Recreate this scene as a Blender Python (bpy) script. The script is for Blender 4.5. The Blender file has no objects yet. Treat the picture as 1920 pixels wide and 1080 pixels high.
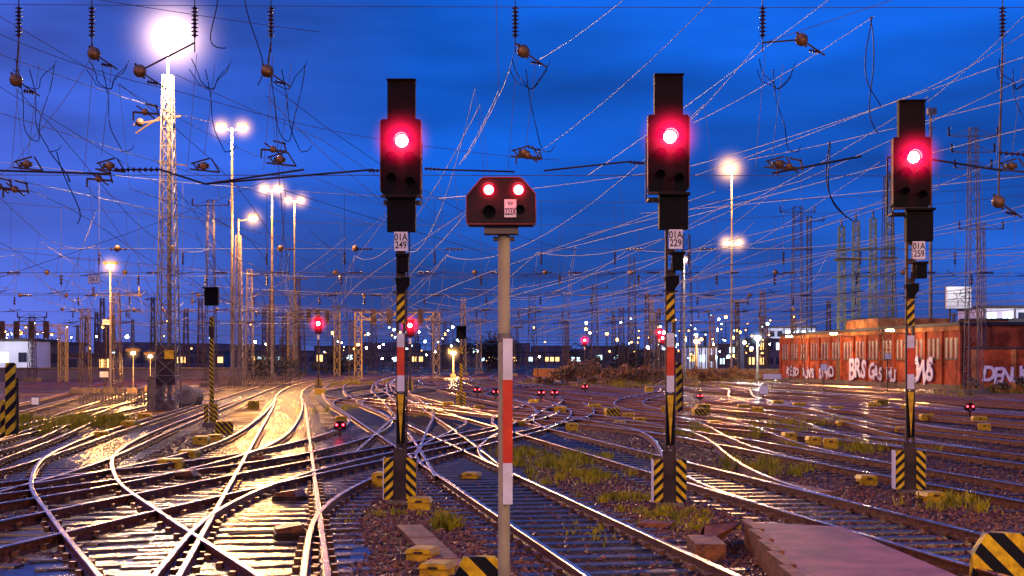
import bpy, math, random
import numpy as np
from mathutils import Vector, Matrix
random.seed(7); np.random.seed(7)
F=2667.; HC=2.35; YH=675.
def G(px,py,z=0.0):
    d=F*(HC-z)/(py-YH); return ((px-960)/F*d, d)
def P(px,py,d): return ((px-960)/F*d, d, HC-(py-YH)/F*d)
sc=bpy.context.scene
sc.view_settings.view_transform='Standard'; sc.view_settings.look='None'
sc.view_settings.exposure=0; sc.view_settings.gamma=1
# ---------------- camera
cd=bpy.data.cameras.new("camera"); cam=bpy.data.objects.new("camera",cd); sc.collection.objects.link(cam)
cd.lens=50; cd.sensor_width=36; cd.shift_y=(YH-540)/1920.; cd.clip_end=6000; cd.clip_start=0.1
cam.location=(0,0,HC); cam.rotation_euler=(math.radians(90),0,0); sc.camera=cam
# ---------------- materials
def N(nt,t,**k):
    n=nt.nodes.new(t)
    for a,b in k.items(): setattr(n,a,b)
    return n
def math_(nt,op,a,b=None,c=None):
    n=N(nt,'ShaderNodeMath',operation=op)
    for i,x in enumerate((a,b,c)):
        if x is None: continue
        if isinstance(x,(int,float)): n.inputs[i].default_value=x
        else: nt.links.new(x,n.inputs[i])
    return n.outputs[0]
def mat(name,c1,c2=None,rough=0.5,metal=0.0,scale=8.0,bump=0.0,bscale=None,emit=None,es=0.0,rvar=0.0,spec=0.5):
    m=bpy.data.materials.new(name); m.use_nodes=True; nt=m.node_tree; b=nt.nodes['Principled BSDF']
    b.inputs['Roughness'].default_value=rough; b.inputs['Metallic'].default_value=metal
    b.inputs['Specular IOR Level'].default_value=spec
    if c2 is None: c2=tuple(x*0.6 for x in c1)
    tc=N(nt,'ShaderNodeTexCoord'); no=N(nt,'ShaderNodeTexNoise'); no.inputs['Scale'].default_value=scale; no.inputs['Detail'].default_value=6
    nt.links.new(tc.outputs['Object'],no.inputs['Vector'])
    r=N(nt,'ShaderNodeValToRGB'); r.color_ramp.elements[0].position=.35; r.color_ramp.elements[1].position=.65
    r.color_ramp.elements[0].color=(*c2,1); r.color_ramp.elements[1].color=(*c1,1)
    nt.links.new(no.outputs[0],r.inputs[0]); nt.links.new(r.outputs[0],b.inputs['Base Color'])
    if rvar: 
        q=math_(nt,'MULTIPLY_ADD',no.outputs[0],rvar,rough-rvar/2); nt.links.new(q,b.inputs['Roughness'])
    if bump:
        n2=N(nt,'ShaderNodeTexNoise'); n2.inputs['Scale'].default_value=bscale or scale*4; nt.links.new(tc.outputs['Object'],n2.inputs['Vector'])
        bp=N(nt,'ShaderNodeBump'); bp.inputs['Strength'].default_value=bump; bp.inputs['Distance'].default_value=.03
        nt.links.new(n2.outputs[0],bp.inputs['Height']); nt.links.new(bp.outputs[0],b.inputs['Normal'])
    if emit: b.inputs['Emission Color'].default_value=(*emit,1); b.inputs['Emission Strength'].default_value=es
    return m
def emis(name,c,s):
    return mat(name,c,rough=.4,emit=c,es=s)
M={}
M['rail_top']=mat('rail_running_surface',(.92,.68,.5),(.6,.42,.32),rough=.23,metal=1,scale=3,rvar=.2)
M['rail_side']=mat('rail_rust',(.24,.075,.02),(.07,.024,.01),rough=.45,metal=.2,scale=12,bump=.3,spec=.3)
M['sl_wet']=mat('wet_steel_sleeper',(.085,.042,.014),(.03,.017,.008),rough=.2,scale=6,bump=.25,bscale=25,rvar=.2)
M['sl_dark']=mat('dark_timber_sleeper',(.06,.026,.010),(.016,.009,.005),rough=.5,scale=5,bump=.4,bscale=30,rvar=.2,spec=.15)
M['sl_blue']=mat('wet_dark_sleeper',(.016,.013,.016),(.006,.005,.007),rough=.3,scale=5,bump=.3,bscale=30,rvar=.2,spec=.4)
M['clip']=mat('rail_fastener',(.34,.15,.05),(.12,.05,.02),rough=.35,metal=.7)
M['steel']=mat('galvanised_steel',(.28,.23,.18),(.15,.12,.095),rough=.5,metal=.5,scale=2)
M['steel_dk']=mat('weathered_steel',(.09,.055,.04),(.04,.026,.02),rough=.55,metal=.3,scale=3,spec=.3)
M['post']=mat('painted_post_grey_green',(.5,.42,.2),(.32,.26,.13),rough=.5,scale=3)
M['black']=mat('signal_black_enamel',(.006,.005,.005),(.003,.003,.003),rough=.62,scale=10,spec=.12)
M['maroon']=mat('signal_box_dark_enamel',(.03,.006,.005),(.012,.0035,.0035),rough=.5,scale=6,spec=.25)
M['white']=mat('white_enamel',(.9,.88,.82),(.72,.68,.6),rough=.4,scale=5)
M['red']=mat('red_enamel',(.9,.08,.01),(.65,.045,.01),rough=.45,scale=5)
M['yellow']=mat('yellow_paint',(.9,.55,.01),(.5,.27,.01),rough=.45,scale=9,spec=.3)
M['ink']=mat('black_lettering',(.01,.01,.01),rough=.5)
M['wire']=mat('wire_bronze',(.2,.19,.23),(.11,.1,.13),rough=.55,metal=.2,scale=2,spec=.3)
M['cable']=mat('dark_cable',(.02,.017,.025),(.01,.01,.014),rough=.5,spec=.3)
M['insul']=mat('brown_insulator',(.07,.022,.015),(.03,.012,.01),rough=.3)
M['brass']=mat('pulley_weathered',(.42,.2,.05),(.14,.07,.03),rough=.45,metal=.4)
M['concrete']=mat('concrete',(.22,.16,.10),(.12,.085,.055),rough=.6,scale=3,bump=.3,spec=.25)
M['slab']=mat('wet_reddish_concrete',(.42,.15,.11),(.17,.055,.04),rough=.5,scale=2.2,bump=.5,bscale=60,rvar=.25,spec=.3)
M['slabedge']=mat('rusty_slab_edge',(.34,.12,.03),(.11,.042,.016),rough=.55,scale=6,bump=.5,spec=.3)
M['water']=mat('puddle_water',(.010,.008,.006),(.005,.004,.004),rough=.11,scale=2,bump=.3,bscale=9,spec=.9)
M['lens']=mat('dark_lens',(.004,.004,.005),rough=.6,spec=.08)
M['redcore']=emis('signal_lamp_hot',(1,.7,.68),30)
M['redring']=emis('signal_lamp_red',(1,.005,.02),9)
M['redsmall']=emis('small_signal_lamp',(1,.06,.08),12)
M['lampw']=emis('lamp_glass_white',(1,.9,.72),80)
M['lampy']=emis('lamp_glass_sodium',(1,.74,.38),70)
M['ltc']=emis('far_light_cold',(.5,.82,1),14)
M['lto']=emis('far_light_warm',(1,.45,.1),14)
M['win']=emis('lit_window',(.6,.88,1),3.2)
M['winw']=emis('lit_window_warm',(1,.55,.16),3)
M['bld']=mat('far_building_plaster',(.12,.10,.13),(.07,.06,.09),rough=.8,scale=.3)
M['bldw']=mat('white_building_cladding',(.8,.8,.84),(.65,.65,.7),rough=.6,scale=.3)
M['roof']=mat('dark_roof',(.05,.035,.035),rough=.7)
M['leaf']=mat('leaf_mass',(.36,.15,.02),(.09,.06,.012),rough=.6,scale=2)
M['leafd']=mat('leaf_mass_dark',(.035,.03,.015),(.014,.014,.008),rough=.6,scale=2)
M['bark']=mat('bark',(.08,.055,.04),rough=.8)
M['grass']=mat('grass_blades',(.6,.46,.012),(.16,.17,.01),rough=.6,scale=3.5,spec=.15)
M['graf']=mat('graffiti_white',(.85,.82,.85),(.62,.55,.65),rough=.5,scale=3)
M['grafp']=mat('graffiti_violet',(.3,.2,.6),(.2,.13,.42),rough=.5,scale=3)
def stripes(name,sign,period=.16,axis='X'):
    m=bpy.data.materials.new(name); m.use_nodes=True; nt=m.node_tree; b=nt.nodes['Principled BSDF']; b.inputs['Roughness'].default_value=.5; b.inputs['Specular IOR Level'].default_value=.25
    tc=N(nt,'ShaderNodeTexCoord'); sx=N(nt,'ShaderNodeSeparateXYZ'); nt.links.new(tc.outputs['Object'],sx.inputs[0])
    q=math_(nt,'ADD',sx.outputs[0],sx.outputs[1])
    a=math_(nt,'MULTIPLY_ADD',q,sign,sx.outputs[2]); a=math_(nt,'DIVIDE',a,period); a=math_(nt,'ADD',a,100.0); fr=math_(nt,'FRACT',a); g=math_(nt,'GREATER_THAN',fr,.5)
    no=N(nt,'ShaderNodeTexNoise'); no.inputs['Scale'].default_value=9; no.inputs['Detail'].default_value=8; nt.links.new(tc.outputs['Object'],no.inputs[0])
    r=N(nt,'ShaderNodeValToRGB'); r.color_ramp.elements[0].position=.3; r.color_ramp.elements[1].position=.6
    r.color_ramp.elements[0].color=(.5,.27,.01,1); r.color_ramp.elements[1].color=(.95,.62,.01,1); nt.links.new(no.outputs[0],r.inputs[0])
    mx=N(nt,'ShaderNodeMix',data_type='RGBA'); nt.links.new(g,mx.inputs[0]); mx.inputs[6].default_value=(.008,.007,.007,1); nt.links.new(r.outputs[0],mx.inputs[7])
    nt.links.new(mx.outputs[2],b.inputs['Base Color']); return m
M['hz']=stripes('hazard_stripes',1.0); M['hz2']=stripes('hazard_stripes_mirrored',-1.0)
M['hzb']=stripes('hazard_stripes_broad',1.0,.34); M['hzc']=stripes('hazard_stripes_wide_post',-1.0,.42)
def brickmat(name,c1,c2):
    m=bpy.data.materials.new(name); m.use_nodes=True; nt=m.node_tree; b=nt.nodes['Principled BSDF']; b.inputs['Roughness'].default_value=.8; b.inputs['Specular IOR Level'].default_value=.2
    tc=N(nt,'ShaderNodeTexCoord'); sx=N(nt,'ShaderNodeSeparateXYZ'); cx=N(nt,'ShaderNodeCombineXYZ'); nt.links.new(tc.outputs['Object'],sx.inputs[0])
    nt.links.new(math_(nt,'ADD',sx.outputs[0],sx.outputs[1]),cx.inputs[0]); nt.links.new(sx.outputs[2],cx.inputs[1])
    br=N(nt,'ShaderNodeTexBrick'); br.inputs['Scale'].default_value=3; br.inputs['Color1'].default_value=(*c1,1); br.inputs['Color2'].default_value=(*c2,1); br.inputs['Mortar'].default_value=(.18,.1,.06,1)
    nt.links.new(cx.outputs[0],br.inputs[0])
    no=N(nt,'ShaderNodeTexNoise'); no.inputs['Scale'].default_value=.8; no.inputs['Detail'].default_value=8; nt.links.new(tc.outputs['Object'],no.inputs[0])
    cr_=N(nt,'ShaderNodeValToRGB'); cr_.color_ramp.elements[0].position=.38; cr_.color_ramp.elements[0].color=(.3,.24,.22,1); cr_.color_ramp.elements[1].position=.6; nt.links.new(no.outputs[0],cr_.inputs[0])
    mx=N(nt,'ShaderNodeMix',data_type='RGBA',blend_type='MULTIPLY'); mx.inputs[0].default_value=.8; nt.links.new(br.outputs[0],mx.inputs[6]); nt.links.new(cr_.outputs[0],mx.inputs[7])
    nt.links.new(mx.outputs[2],b.inputs['Base Color']); return m
M['brick']=brickmat('red_brick',(.7,.13,.03),(.5,.08,.02)); M['brick2']=brickmat('orange_brick',(.8,.33,.08),(.65,.24,.06))
def groundmat():
    m=bpy.data.materials.new('wet_ballast'); m.use_nodes=True; nt=m.node_tree; b=nt.nodes['Principled BSDF']; b.inputs['Specular IOR Level'].default_value=.12
    g=N(nt,'ShaderNodeNewGeometry')
    vo=N(nt,'ShaderNodeTexVoronoi'); vo.inputs['Scale'].default_value=18; nt.links.new(g.outputs['Position'],vo.inputs['Vector'])
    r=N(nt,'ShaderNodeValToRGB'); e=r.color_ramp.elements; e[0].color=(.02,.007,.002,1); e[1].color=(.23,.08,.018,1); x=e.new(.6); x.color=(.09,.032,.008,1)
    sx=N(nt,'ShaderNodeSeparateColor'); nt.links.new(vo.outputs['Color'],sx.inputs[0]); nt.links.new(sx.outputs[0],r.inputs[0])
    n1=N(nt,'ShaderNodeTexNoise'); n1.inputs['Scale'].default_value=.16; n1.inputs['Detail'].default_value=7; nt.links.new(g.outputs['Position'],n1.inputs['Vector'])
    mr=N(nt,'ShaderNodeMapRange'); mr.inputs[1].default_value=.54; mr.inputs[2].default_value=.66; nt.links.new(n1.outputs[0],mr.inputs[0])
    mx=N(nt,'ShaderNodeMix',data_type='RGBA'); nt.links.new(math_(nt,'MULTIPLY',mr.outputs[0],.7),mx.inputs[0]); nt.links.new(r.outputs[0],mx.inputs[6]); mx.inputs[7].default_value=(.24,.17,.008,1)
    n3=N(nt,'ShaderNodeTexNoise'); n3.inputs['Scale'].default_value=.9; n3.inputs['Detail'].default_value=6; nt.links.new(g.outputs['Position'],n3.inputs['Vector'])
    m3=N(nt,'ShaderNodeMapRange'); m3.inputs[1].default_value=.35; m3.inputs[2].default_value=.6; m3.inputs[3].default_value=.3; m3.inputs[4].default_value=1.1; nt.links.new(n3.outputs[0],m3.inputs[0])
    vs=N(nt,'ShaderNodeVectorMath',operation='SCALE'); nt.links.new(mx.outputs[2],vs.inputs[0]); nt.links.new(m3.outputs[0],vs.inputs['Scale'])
    nt.links.new(vs.outputs[0],b.inputs['Base Color'])
    n2=N(nt,'ShaderNodeTexNoise'); n2.inputs['Scale'].default_value=.5; n2.inputs['Detail'].default_value=5; nt.links.new(g.outputs['Position'],n2.inputs['Vector'])
    m2=N(nt,'ShaderNodeMapRange'); m2.inputs[1].default_value=.4; m2.inputs[2].default_value=.6; m2.inputs[3].default_value=.35; m2.inputs[4].default_value=.75; nt.links.new(n2.outputs[0],m2.inputs[0]); nt.links.new(m2.outputs[0],b.inputs['Roughness'])
    bp=N(nt,'ShaderNodeBump'); bp.inputs['Strength'].default_value=.9; bp.inputs['Distance'].default_value=.04; nt.links.new(vo.outputs['Distance'],bp.inputs['Height']); nt.links.new(bp.outputs[0],b.inputs['Normal'])
    return m
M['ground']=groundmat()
M['stone']=mat('ballast_stone',(.32,.12,.035),(.03,.011,.005),rough=.42,scale=14,rvar=.3,spec=.25)
# ---------------- mesh builder
class MB:
    def __init__(s): s.v=[]; s.f=[]; s.m=[]; s.mats=[]
    def mi(s,k):
        if k not in s.mats: s.mats.append(k)
        return s.mats.index(k)
    def quad(s,a,b,c,d,k):
        i=len(s.v); s.v+= [tuple(a),tuple(b),tuple(c),tuple(d)]; s.f.append((i,i+1,i+2,i+3)); s.m.append(s.mi(k))
    def box(s,x0,x1,y0,y1,z0,z1,k):
        i=len(s.v); s.v+=[(x0,y0,z0),(x1,y0,z0),(x1,y1,z0),(x0,y1,z0),(x0,y0,z1),(x1,y0,z1),(x1,y1,z1),(x0,y1,z1)]
        for q in ((3,2,1,0),(4,5,6,7),(0,1,5,4),(1,2,6,5),(2,3,7,6),(3,0,4,7)): s.f.append(tuple(i+j for j in q)); s.m.append(s.mi(k))
    def prism(s,poly,y0,y1,k,kf=None):
        i=len(s.v); n=len(poly); s.v+=[(x,y0,z) for x,z in poly]+[(x,y1,z) for x,z in poly]
        s.f.append(tuple(range(i,i+n))); s.m.append(s.mi(kf or k)); s.f.append(tuple(range(i+2*n-1,i+n-1,-1))); s.m.append(s.mi(k))
        for j in range(n):
            l=(j+1)%n; s.f.append((i+l,i+j,i+n+j,i+n+l)); s.m.append(s.mi(k))
    def beam(s,a,b,r,k,r2=None,n=4,cap=False):
        a=Vector(a); b=Vector(b); d=b-a
        if d.length<1e-6: return
        d.normalize(); u=d.cross(Vector((0,0,1))) if abs(d.z)<.95 else d.cross(Vector((0,1,0))); u.normalize(); w=d.cross(u)
        r2=r if r2 is None else r2; i=len(s.v); o=math.pi/4 if n==4 else 0
        for c,rr in ((a,r),(b,r2)):
            for j in range(n):
                t=o+2*math.pi*j/n; s.v.append(tuple(c+u*math.cos(t)*rr+w*math.sin(t)*rr))
        k=s.mi(k)
        for j in range(n):
            l=(j+1)%n; s.f.append((i+j,i+l,i+n+l,i+n+j)); s.m.append(k)
        if cap:
            s.f.append(tuple(range(i+n-1,i-1,-1))); s.m.append(k); s.f.append(tuple(range(i+n,i+2*n))); s.m.append(k)
    def tube(s,pts,r,k,n=3):
        i=len(s.v); k=s.mi(k); L=len(pts); V=[Vector(p) for p in pts]
        for q in range(L):
            d=(V[min(q+1,L-1)]-V[max(q-1,0)]); d.normalize(); u=d.cross(Vector((0,0,1))) if abs(d.z)<.9 else d.cross(Vector((0,1,0))); u.normalize(); w=d.cross(u)
            rr=r(V[q].y) if callable(r) else r
            for j in range(n):
                t=2*math.pi*j/n; s.v.append(tuple(V[q]+u*math.cos(t)*rr+w*math.sin(t)*rr))
        for q in range(L-1):
            for j in range(n):
                l=(j+1)%n; s.f.append((i+q*n+j,i+q*n+l,i+q*n+n+l,i+q*n+n+j)); s.m.append(k)
    def sphere(s,c,r,k,n=10,m=6,sz=1.0):
        i=len(s.v); kk=s.mi(k)
        for a in range(m+1):
            t=math.pi*a/m
            for b in range(n):
                p=2*math.pi*b/n; s.v.append((c[0]+r*math.sin(t)*math.cos(p),c[1]+r*math.sin(t)*math.sin(p),c[2]+r*math.cos(t)*sz))
        for a in range(m):
            for b in range(n):
                l=(b+1)%n; s.f.append((i+a*n+b,i+(a+1)*n+b,i+(a+1)*n+l,i+a*n+l)); s.m.append(kk)
    def disc(s,c,r,y,k,n=20,r0=0):
        i=len(s.v); kk=s.mi(k)
        s.v+=[(c[0]+r*math.cos(2*math.pi*j/n),y,c[1]+r*math.sin(2*math.pi*j/n)) for j in range(n)]
        s.f.append(tuple(range(i,i+n))); s.m.append(kk)
    def lattice(s,base,h,w0,w1,k,r=.04,seg=8,br=None,w0y=None):
        x,y,z=base; br=br or r*.6; pr=None
        for q in range(seg+1):
            t=q/seg; w=(w0+(w1-w0)*t)/2
            ring=[(x-w,y-w,z+h*t),(x+w,y-w,z+h*t),(x+w,y+w,z+h*t),(x-w,y+w,z+h*t)]
            if pr:
                for j in range(4):
                    s.beam(pr[j],ring[j],r,k); l=(j+1)%4
                    s.beam(pr[j],ring[l],br,k); s.beam(ring[j],ring[l],br,k)
                    if j%2==0: s.beam(pr[l],ring[j],br,k)
            pr=ring
    def insul(s,a,b,r=.08,k='insul',nd=7):
        a=Vector(a); b=Vector(b); s.beam(a,b,r*.35,k,n=6)
        for j in range(nd):
            c=a.lerp(b,(j+.5)/nd); e=(b-a).normalized()*((b-a).length/nd*.3)
            s.beam(c-e,c,r*.4,k,r2=r,n=10); s.beam(c,c+e*.5,r,k,r2=r*.4,n=10)
    def build(s,name,loc=(0,0,0),rz=0,parent=None,smooth=False):
        me=bpy.data.meshes.new(name); me.from_pydata(s.v,[],s.f)
        for k in s.mats: me.materials.append(M[k] if isinstance(k,str) else k)
        me.polygons.foreach_set('material_index',s.m)
        if smooth: me.polygons.foreach_set('use_smooth',[True]*len(s.f))
        me.update(); o=bpy.data.objects.new(name,me); sc.collection.objects.link(o); o.location=loc; o.rotation_euler=(0,0,rz)
        if parent: o.parent=parent
        return o
def text(s,parent,loc,size,k='ink',rz=0,ext=.001,off=0.0,sx=1,shear=0,name='lettering',tilt=0):
    c=bpy.data.curves.new(name,'FONT'); c.body=s; c.size=size; c.align_x='CENTER'; c.align_y='CENTER'; c.extrude=ext; c.offset=off; c.shear=shear; c.space_line=.8
    c.materials.append(M[k]); o=bpy.data.objects.new(name,c); sc.collection.objects.link(o); o.parent=parent; o.location=loc; o.rotation_euler=(math.radians(90),tilt,rz); o.scale=(sx,1,1); return o
def light(parent,loc,E,col,rad=.2,name='point_light'):
    l=bpy.data.lights.new(name,'POINT'); l.energy=E; l.color=col; l.shadow_soft_size=rad
    o=bpy.data.objects.new(name,l); sc.collection.objects.link(o); o.parent=parent; o.location=loc; return o
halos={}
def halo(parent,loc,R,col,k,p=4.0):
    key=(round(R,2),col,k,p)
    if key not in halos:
        m=bpy.data.materials.new('lamp_bloom_halo'); m.use_nodes=True; nt=m.node_tree; nt.nodes.clear()  # emission-only sphere added around each lamp to imitate its bloom
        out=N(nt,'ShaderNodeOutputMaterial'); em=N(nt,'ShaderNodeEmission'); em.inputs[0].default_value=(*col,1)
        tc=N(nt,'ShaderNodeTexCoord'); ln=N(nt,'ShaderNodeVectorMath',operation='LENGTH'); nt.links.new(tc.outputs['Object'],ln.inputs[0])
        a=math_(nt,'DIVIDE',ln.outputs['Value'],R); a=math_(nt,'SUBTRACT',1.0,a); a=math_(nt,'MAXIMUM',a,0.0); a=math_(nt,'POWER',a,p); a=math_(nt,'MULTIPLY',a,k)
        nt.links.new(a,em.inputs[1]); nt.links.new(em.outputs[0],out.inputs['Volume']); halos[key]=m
    b=MB(); b.sphere((0,0,0),R,halos[key],14,8); o=b.build('lamp_bloom_halo',loc,parent=parent); return o
# ---------------- world
w=bpy.data.worlds.new("World"); sc.world=w; w.use_nodes=True; nt=w.node_tree; nt.nodes.clear()
out=N(nt,'ShaderNodeOutputWorld'); bg=N(nt,'ShaderNodeBackground'); tc=N(nt,'ShaderNodeTexCoord'); sx=N(nt,'ShaderNodeSeparateXYZ'); nt.links.new(tc.outputs['Generated'],sx.inputs[0])
r=N(nt,'ShaderNodeValToRGB'); cr=r.color_ramp; cr.elements[0].position=0; cr.elements[0].color=(.06,.12,.46,1); cr.elements[1].position=1; cr.elements[1].color=(.004,.13,.80,1)
for p_,c_ in ((.08,(.035,.10,.46)),(.25,(.012,.105,.56)),(.45,(.002,.095,.58)),(.7,(.0015,.11,.68))):
    e=cr.elements.new(p_); e.color=(*c_,1)
nt.links.new(math_(nt,'MULTIPLY',sx.outputs[2],3.6),r.inputs[0])
mp=N(nt,'ShaderNodeMapping'); mp.inputs['Scale'].default_value=(2.0,2.0,9); mp.inputs['Rotation'].default_value=(0,.22,0); nt.links.new(tc.outputs['Generated'],mp.inputs[0])
no=N(nt,'ShaderNodeTexNoise'); no.inputs['Scale'].default_value=1.3; no.inputs['Detail'].default_value=4; no.inputs['Roughness'].default_value=.5; nt.links.new(mp.outputs[0],no.inputs[0])
mr=N(nt,'ShaderNodeMapRange'); mr.inputs[1].default_value=.36; mr.inputs[2].default_value=.66; mr.inputs[3].default_value=.5; mr.inputs[4].default_value=1.4; nt.links.new(no.outputs[0],mr.inputs[0])
vm=N(nt,'ShaderNodeVectorMath',operation='SCALE'); nt.links.new(r.outputs[0],vm.inputs[0]); nt.links.new(mr.outputs[0],vm.inputs['Scale'])
mr2=N(nt,'ShaderNodeMapRange'); mr2.inputs[1].default_value=-.06; mr2.inputs[2].default_value=-.40; nt.links.new(sx.outputs[0],mr2.inputs[0])
mx=N(nt,'ShaderNodeMix',data_type='RGBA',blend_type='ADD'); nt.links.new(math_(nt,'MULTIPLY',mr2.outputs[0],math_(nt,'MULTIPLY',no.outputs[0],1.4)),mx.inputs[0]); nt.links.new(vm.outputs[0],mx.inputs[6]); mx.inputs[7].default_value=(.10,.055,.18,1)
nt.links.new(mx.outputs[2],bg.inputs[0]); bg.inputs[1].default_value=1
sky=N(nt,'ShaderNodeTexSky',sky_type='NISHITA'); sky.sun_disc=False; sky.sun_elevation=math.radians(2); sky.sun_rotation=math.radians(200)
bg2=N(nt,'ShaderNodeBackground'); bg2.inputs[1].default_value=.003; nt.links.new(sky.outputs[0],bg2.inputs[0])
ad=N(nt,'ShaderNodeAddShader'); nt.links.new(bg.outputs[0],ad.inputs[0]); nt.links.new(bg2.outputs[0],ad.inputs[1]); nt.links.new(ad.outputs[0],out.inputs[0])
sl=bpy.data.lights.new('sun','SUN'); sl.energy=.8; sl.angle=math.radians(25); sl.color=(1,.45,.16); so=bpy.data.objects.new('sun',sl); sc.collection.objects.link(so); so.rotation_euler=(math.radians(62),0,math.radians(-50))
# ---------------- ground
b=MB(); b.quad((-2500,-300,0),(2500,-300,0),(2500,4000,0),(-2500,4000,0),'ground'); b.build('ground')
# ---------------- tracks
def cr_interp(pts):
    D=[p[1] for p in pts]; X=[p[0] for p in pts]; n=len(pts)
    mm=[]
    for i in range(n):
        a=max(i-1,0); c=min(i+1,n-1); mm.append((X[c]-X[a])/(D[c]-D[a]))
    def f(d):
        i=0
        while i<n-2 and d>D[i+1]: i+=1
        h=D[i+1]-D[i]; t=(d-D[i])/h
        if t<0: return X[0]+mm[0]*(d-D[0])
        if t>1: return X[-1]+mm[-1]*(d-D[-1])
        return (2*t**3-3*t*t+1)*X[i]+(t**3-2*t*t+t)*h*mm[i]+(-2*t**3+3*t*t)*X[i+1]+(t**3-t*t)*h*mm[i+1]
    return f
def basex(d):
    s0=-.172
    if d<70: return s0*(d-14.5)
    x=s0*55.5
    if d<200:
        t=d-70; return x+s0*t-s0*t*t/260
    x=x+s0*130/2
    t=d-200
    return x+.0002*t*t
prof=[(-.07,0),(-.07,.015),(-.012,.035),(-.012,.11),(-.036,.118),(-.036,.140),(-.028,.147),(.028,.147),(.036,.140),(.036,.118),(.012,.11),(.012,.035),(.07,.015),(.07,0)]
profm=['rail_side']*5+['rail_top']*3+['rail_side']*5
tcount=0
def track(f,d0,d1,sl='sl_dark',slmax=110,clips=45,name='railway_track',pd=.62):
    global tcount
    off=(tcount%11)*.0016; tcount+=1
    b=MB(); ds=[]; d=d0
    while d<d1: ds.append(d); d+= .8 if d<60 else (2 if d<120 else 5)
    ds.append(d1)
    ki=[b.mi(k) for k in profm]; np_=len(prof)
    for side in (-.752,.752):
        i=len(b.v)
        for d in ds:
            x=f(d); s=(f(d+.3)-f(d-.3))/.6; L=math.hypot(1,s); nx,ny=1/L,-s/L
            far=1 if d<60 else 1+min((d-60)/120,1.2)
            for (u,z) in prof: b.v.append((x+nx*(side+u*far),d+ny*(side+u*far),.003+off+z))
        for q in range(len(ds)-1):
            for j in range(np_-1):
                a=i+q*np_+j; b.f.append((a,a+1,a+np_+1,a+np_)); b.m.append(ki[j])
    d=d0+.1+random.random()*.3
    while d<min(d1,slmax):
        x=f(d); s=(f(d+.3)-f(d-.3))/.6; L=math.hypot(1,s); nx,ny=1/L,-s/L; tx,ty=s/L,1/L
        hw=1.28+random.uniform(-.03,.03); zt=.004+off*.8+.022; i=len(b.v)
        for (u,v) in ((-hw,-.13),(hw,-.13),(hw,.13),(-hw,.13)): b.v.append((x+nx*u+tx*v,d+ny*u+ty*v,-.05))
        for (u,v) in ((-hw,-.10),(hw,-.10),(hw,.10),(-hw,.10)): b.v.append((x+nx*u+tx*v,d+ny*u+ty*v,zt))
        k=b.mi(sl)
        for q in ((4,5,6,7),(0,1,5,4),(1,2,6,5),(2,3,7,6),(3,0,4,7)): b.f.append(tuple(i+j for j in q)); b.m.append(k)
        if d<clips:
            for u in (-.752,.752):
                for e in (-.1,.1):
                    cx=x+nx*(u+e); cy=d+ny*(u+e); b.box(cx-.035,cx+.035,cy-.05,cy+.05,zt,zt+.055,'clip')
        d+=pd
    return b.build(name)
A=lambda d: 1.55+basex(d)
track(A,8,420,'sl_blue')
L1=lambda d:-2.64+(basex(d)*.87 if d<70 else basex(d)-basex(70)*.13)
track(L1,8,420,'sl_wet')
rt=[]
for k in range(0,12):
    o0=1.55+4.25*(k+1)
    fk=(lambda o: (lambda d:o+basex(d)))(o0+ (0 if k<4 else .8*(k-3)))
    rt.append(fk); track(fk,8 if k<3 else 16+4*k,380,'sl_blue' if k==0 else 'sl_dark',slmax=80,clips=40)
L2=cr_interp([(-9.3,22),(-9.6,30),(-11.5,45),(-16,82),(-21,125),(-25.5,175),(-27.5,230),(-20,400)]); track(L2,20,400,'sl_wet')
L2b=lambda d:L2(d)-4.1; track(L2b,30,400,'sl_wet')
L3=cr_interp([(-12.6,25),(-13.4,36),(-16.2,50),(-24,90),(-34,140),(-40,200),(-42,300)]); track(L3,24,300)
L4=cr_interp([(-17,36),(-20,52),(-28,90),(-41,150),(-50,250)]); track(L4,34,250)
tl=[[(-8.2,10),(-7.2,14.5),(-5.7,22),(-3.7,31),(-1.0,42),(2.5,58),(3.0,75)],
    [(-1.6,10),(-3.4,14.5),(-5.55,19.7),(-8,26),(-10.2,34),(-12.2,47),(-16.0,80)],
    [(-2.2,10),(-2.95,15),(-3.55,21),(-3.3,27),(-2.1,34),(.4,46),(1.8,62),(.9,80)],
    [(-11,14),(-9.6,18.5),(-7.6,26),(-7.0,36),(-8.6,52),(-12.5,80)],
    [(-5.2,10),(-7.0,15),(-9.3,21),(-11.6,29),(-13.6,40),(-16,52)],
    [(-11.5,18),(-9.0,24),(-5.6,34),(-5,50),(-8.2,70)]]
tlf=[cr_interp(t) for t in tl]
for t in tl: track(cr_interp(t),t[0][1],t[-1][1],'sl_wet',slmax=50,pd=.66)
A3=cr_interp([(-.6,26),(-1.0,30),(-2.1,40.5),(-6.0,75),(-9.8,107),(-14,160),(-16,220)]); track(A3,27,220,slmax=60)
A4=cr_interp([(-3.0,34),(-3.4,44),(-4.2,62),(-8,100),(-12,150),(-13,220)]); track(A4,34,220,slmax=50)
def smooth(t): t=max(0,min(1,t)); return t*t*(3-2*t)
allf=[A]+rt
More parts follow.
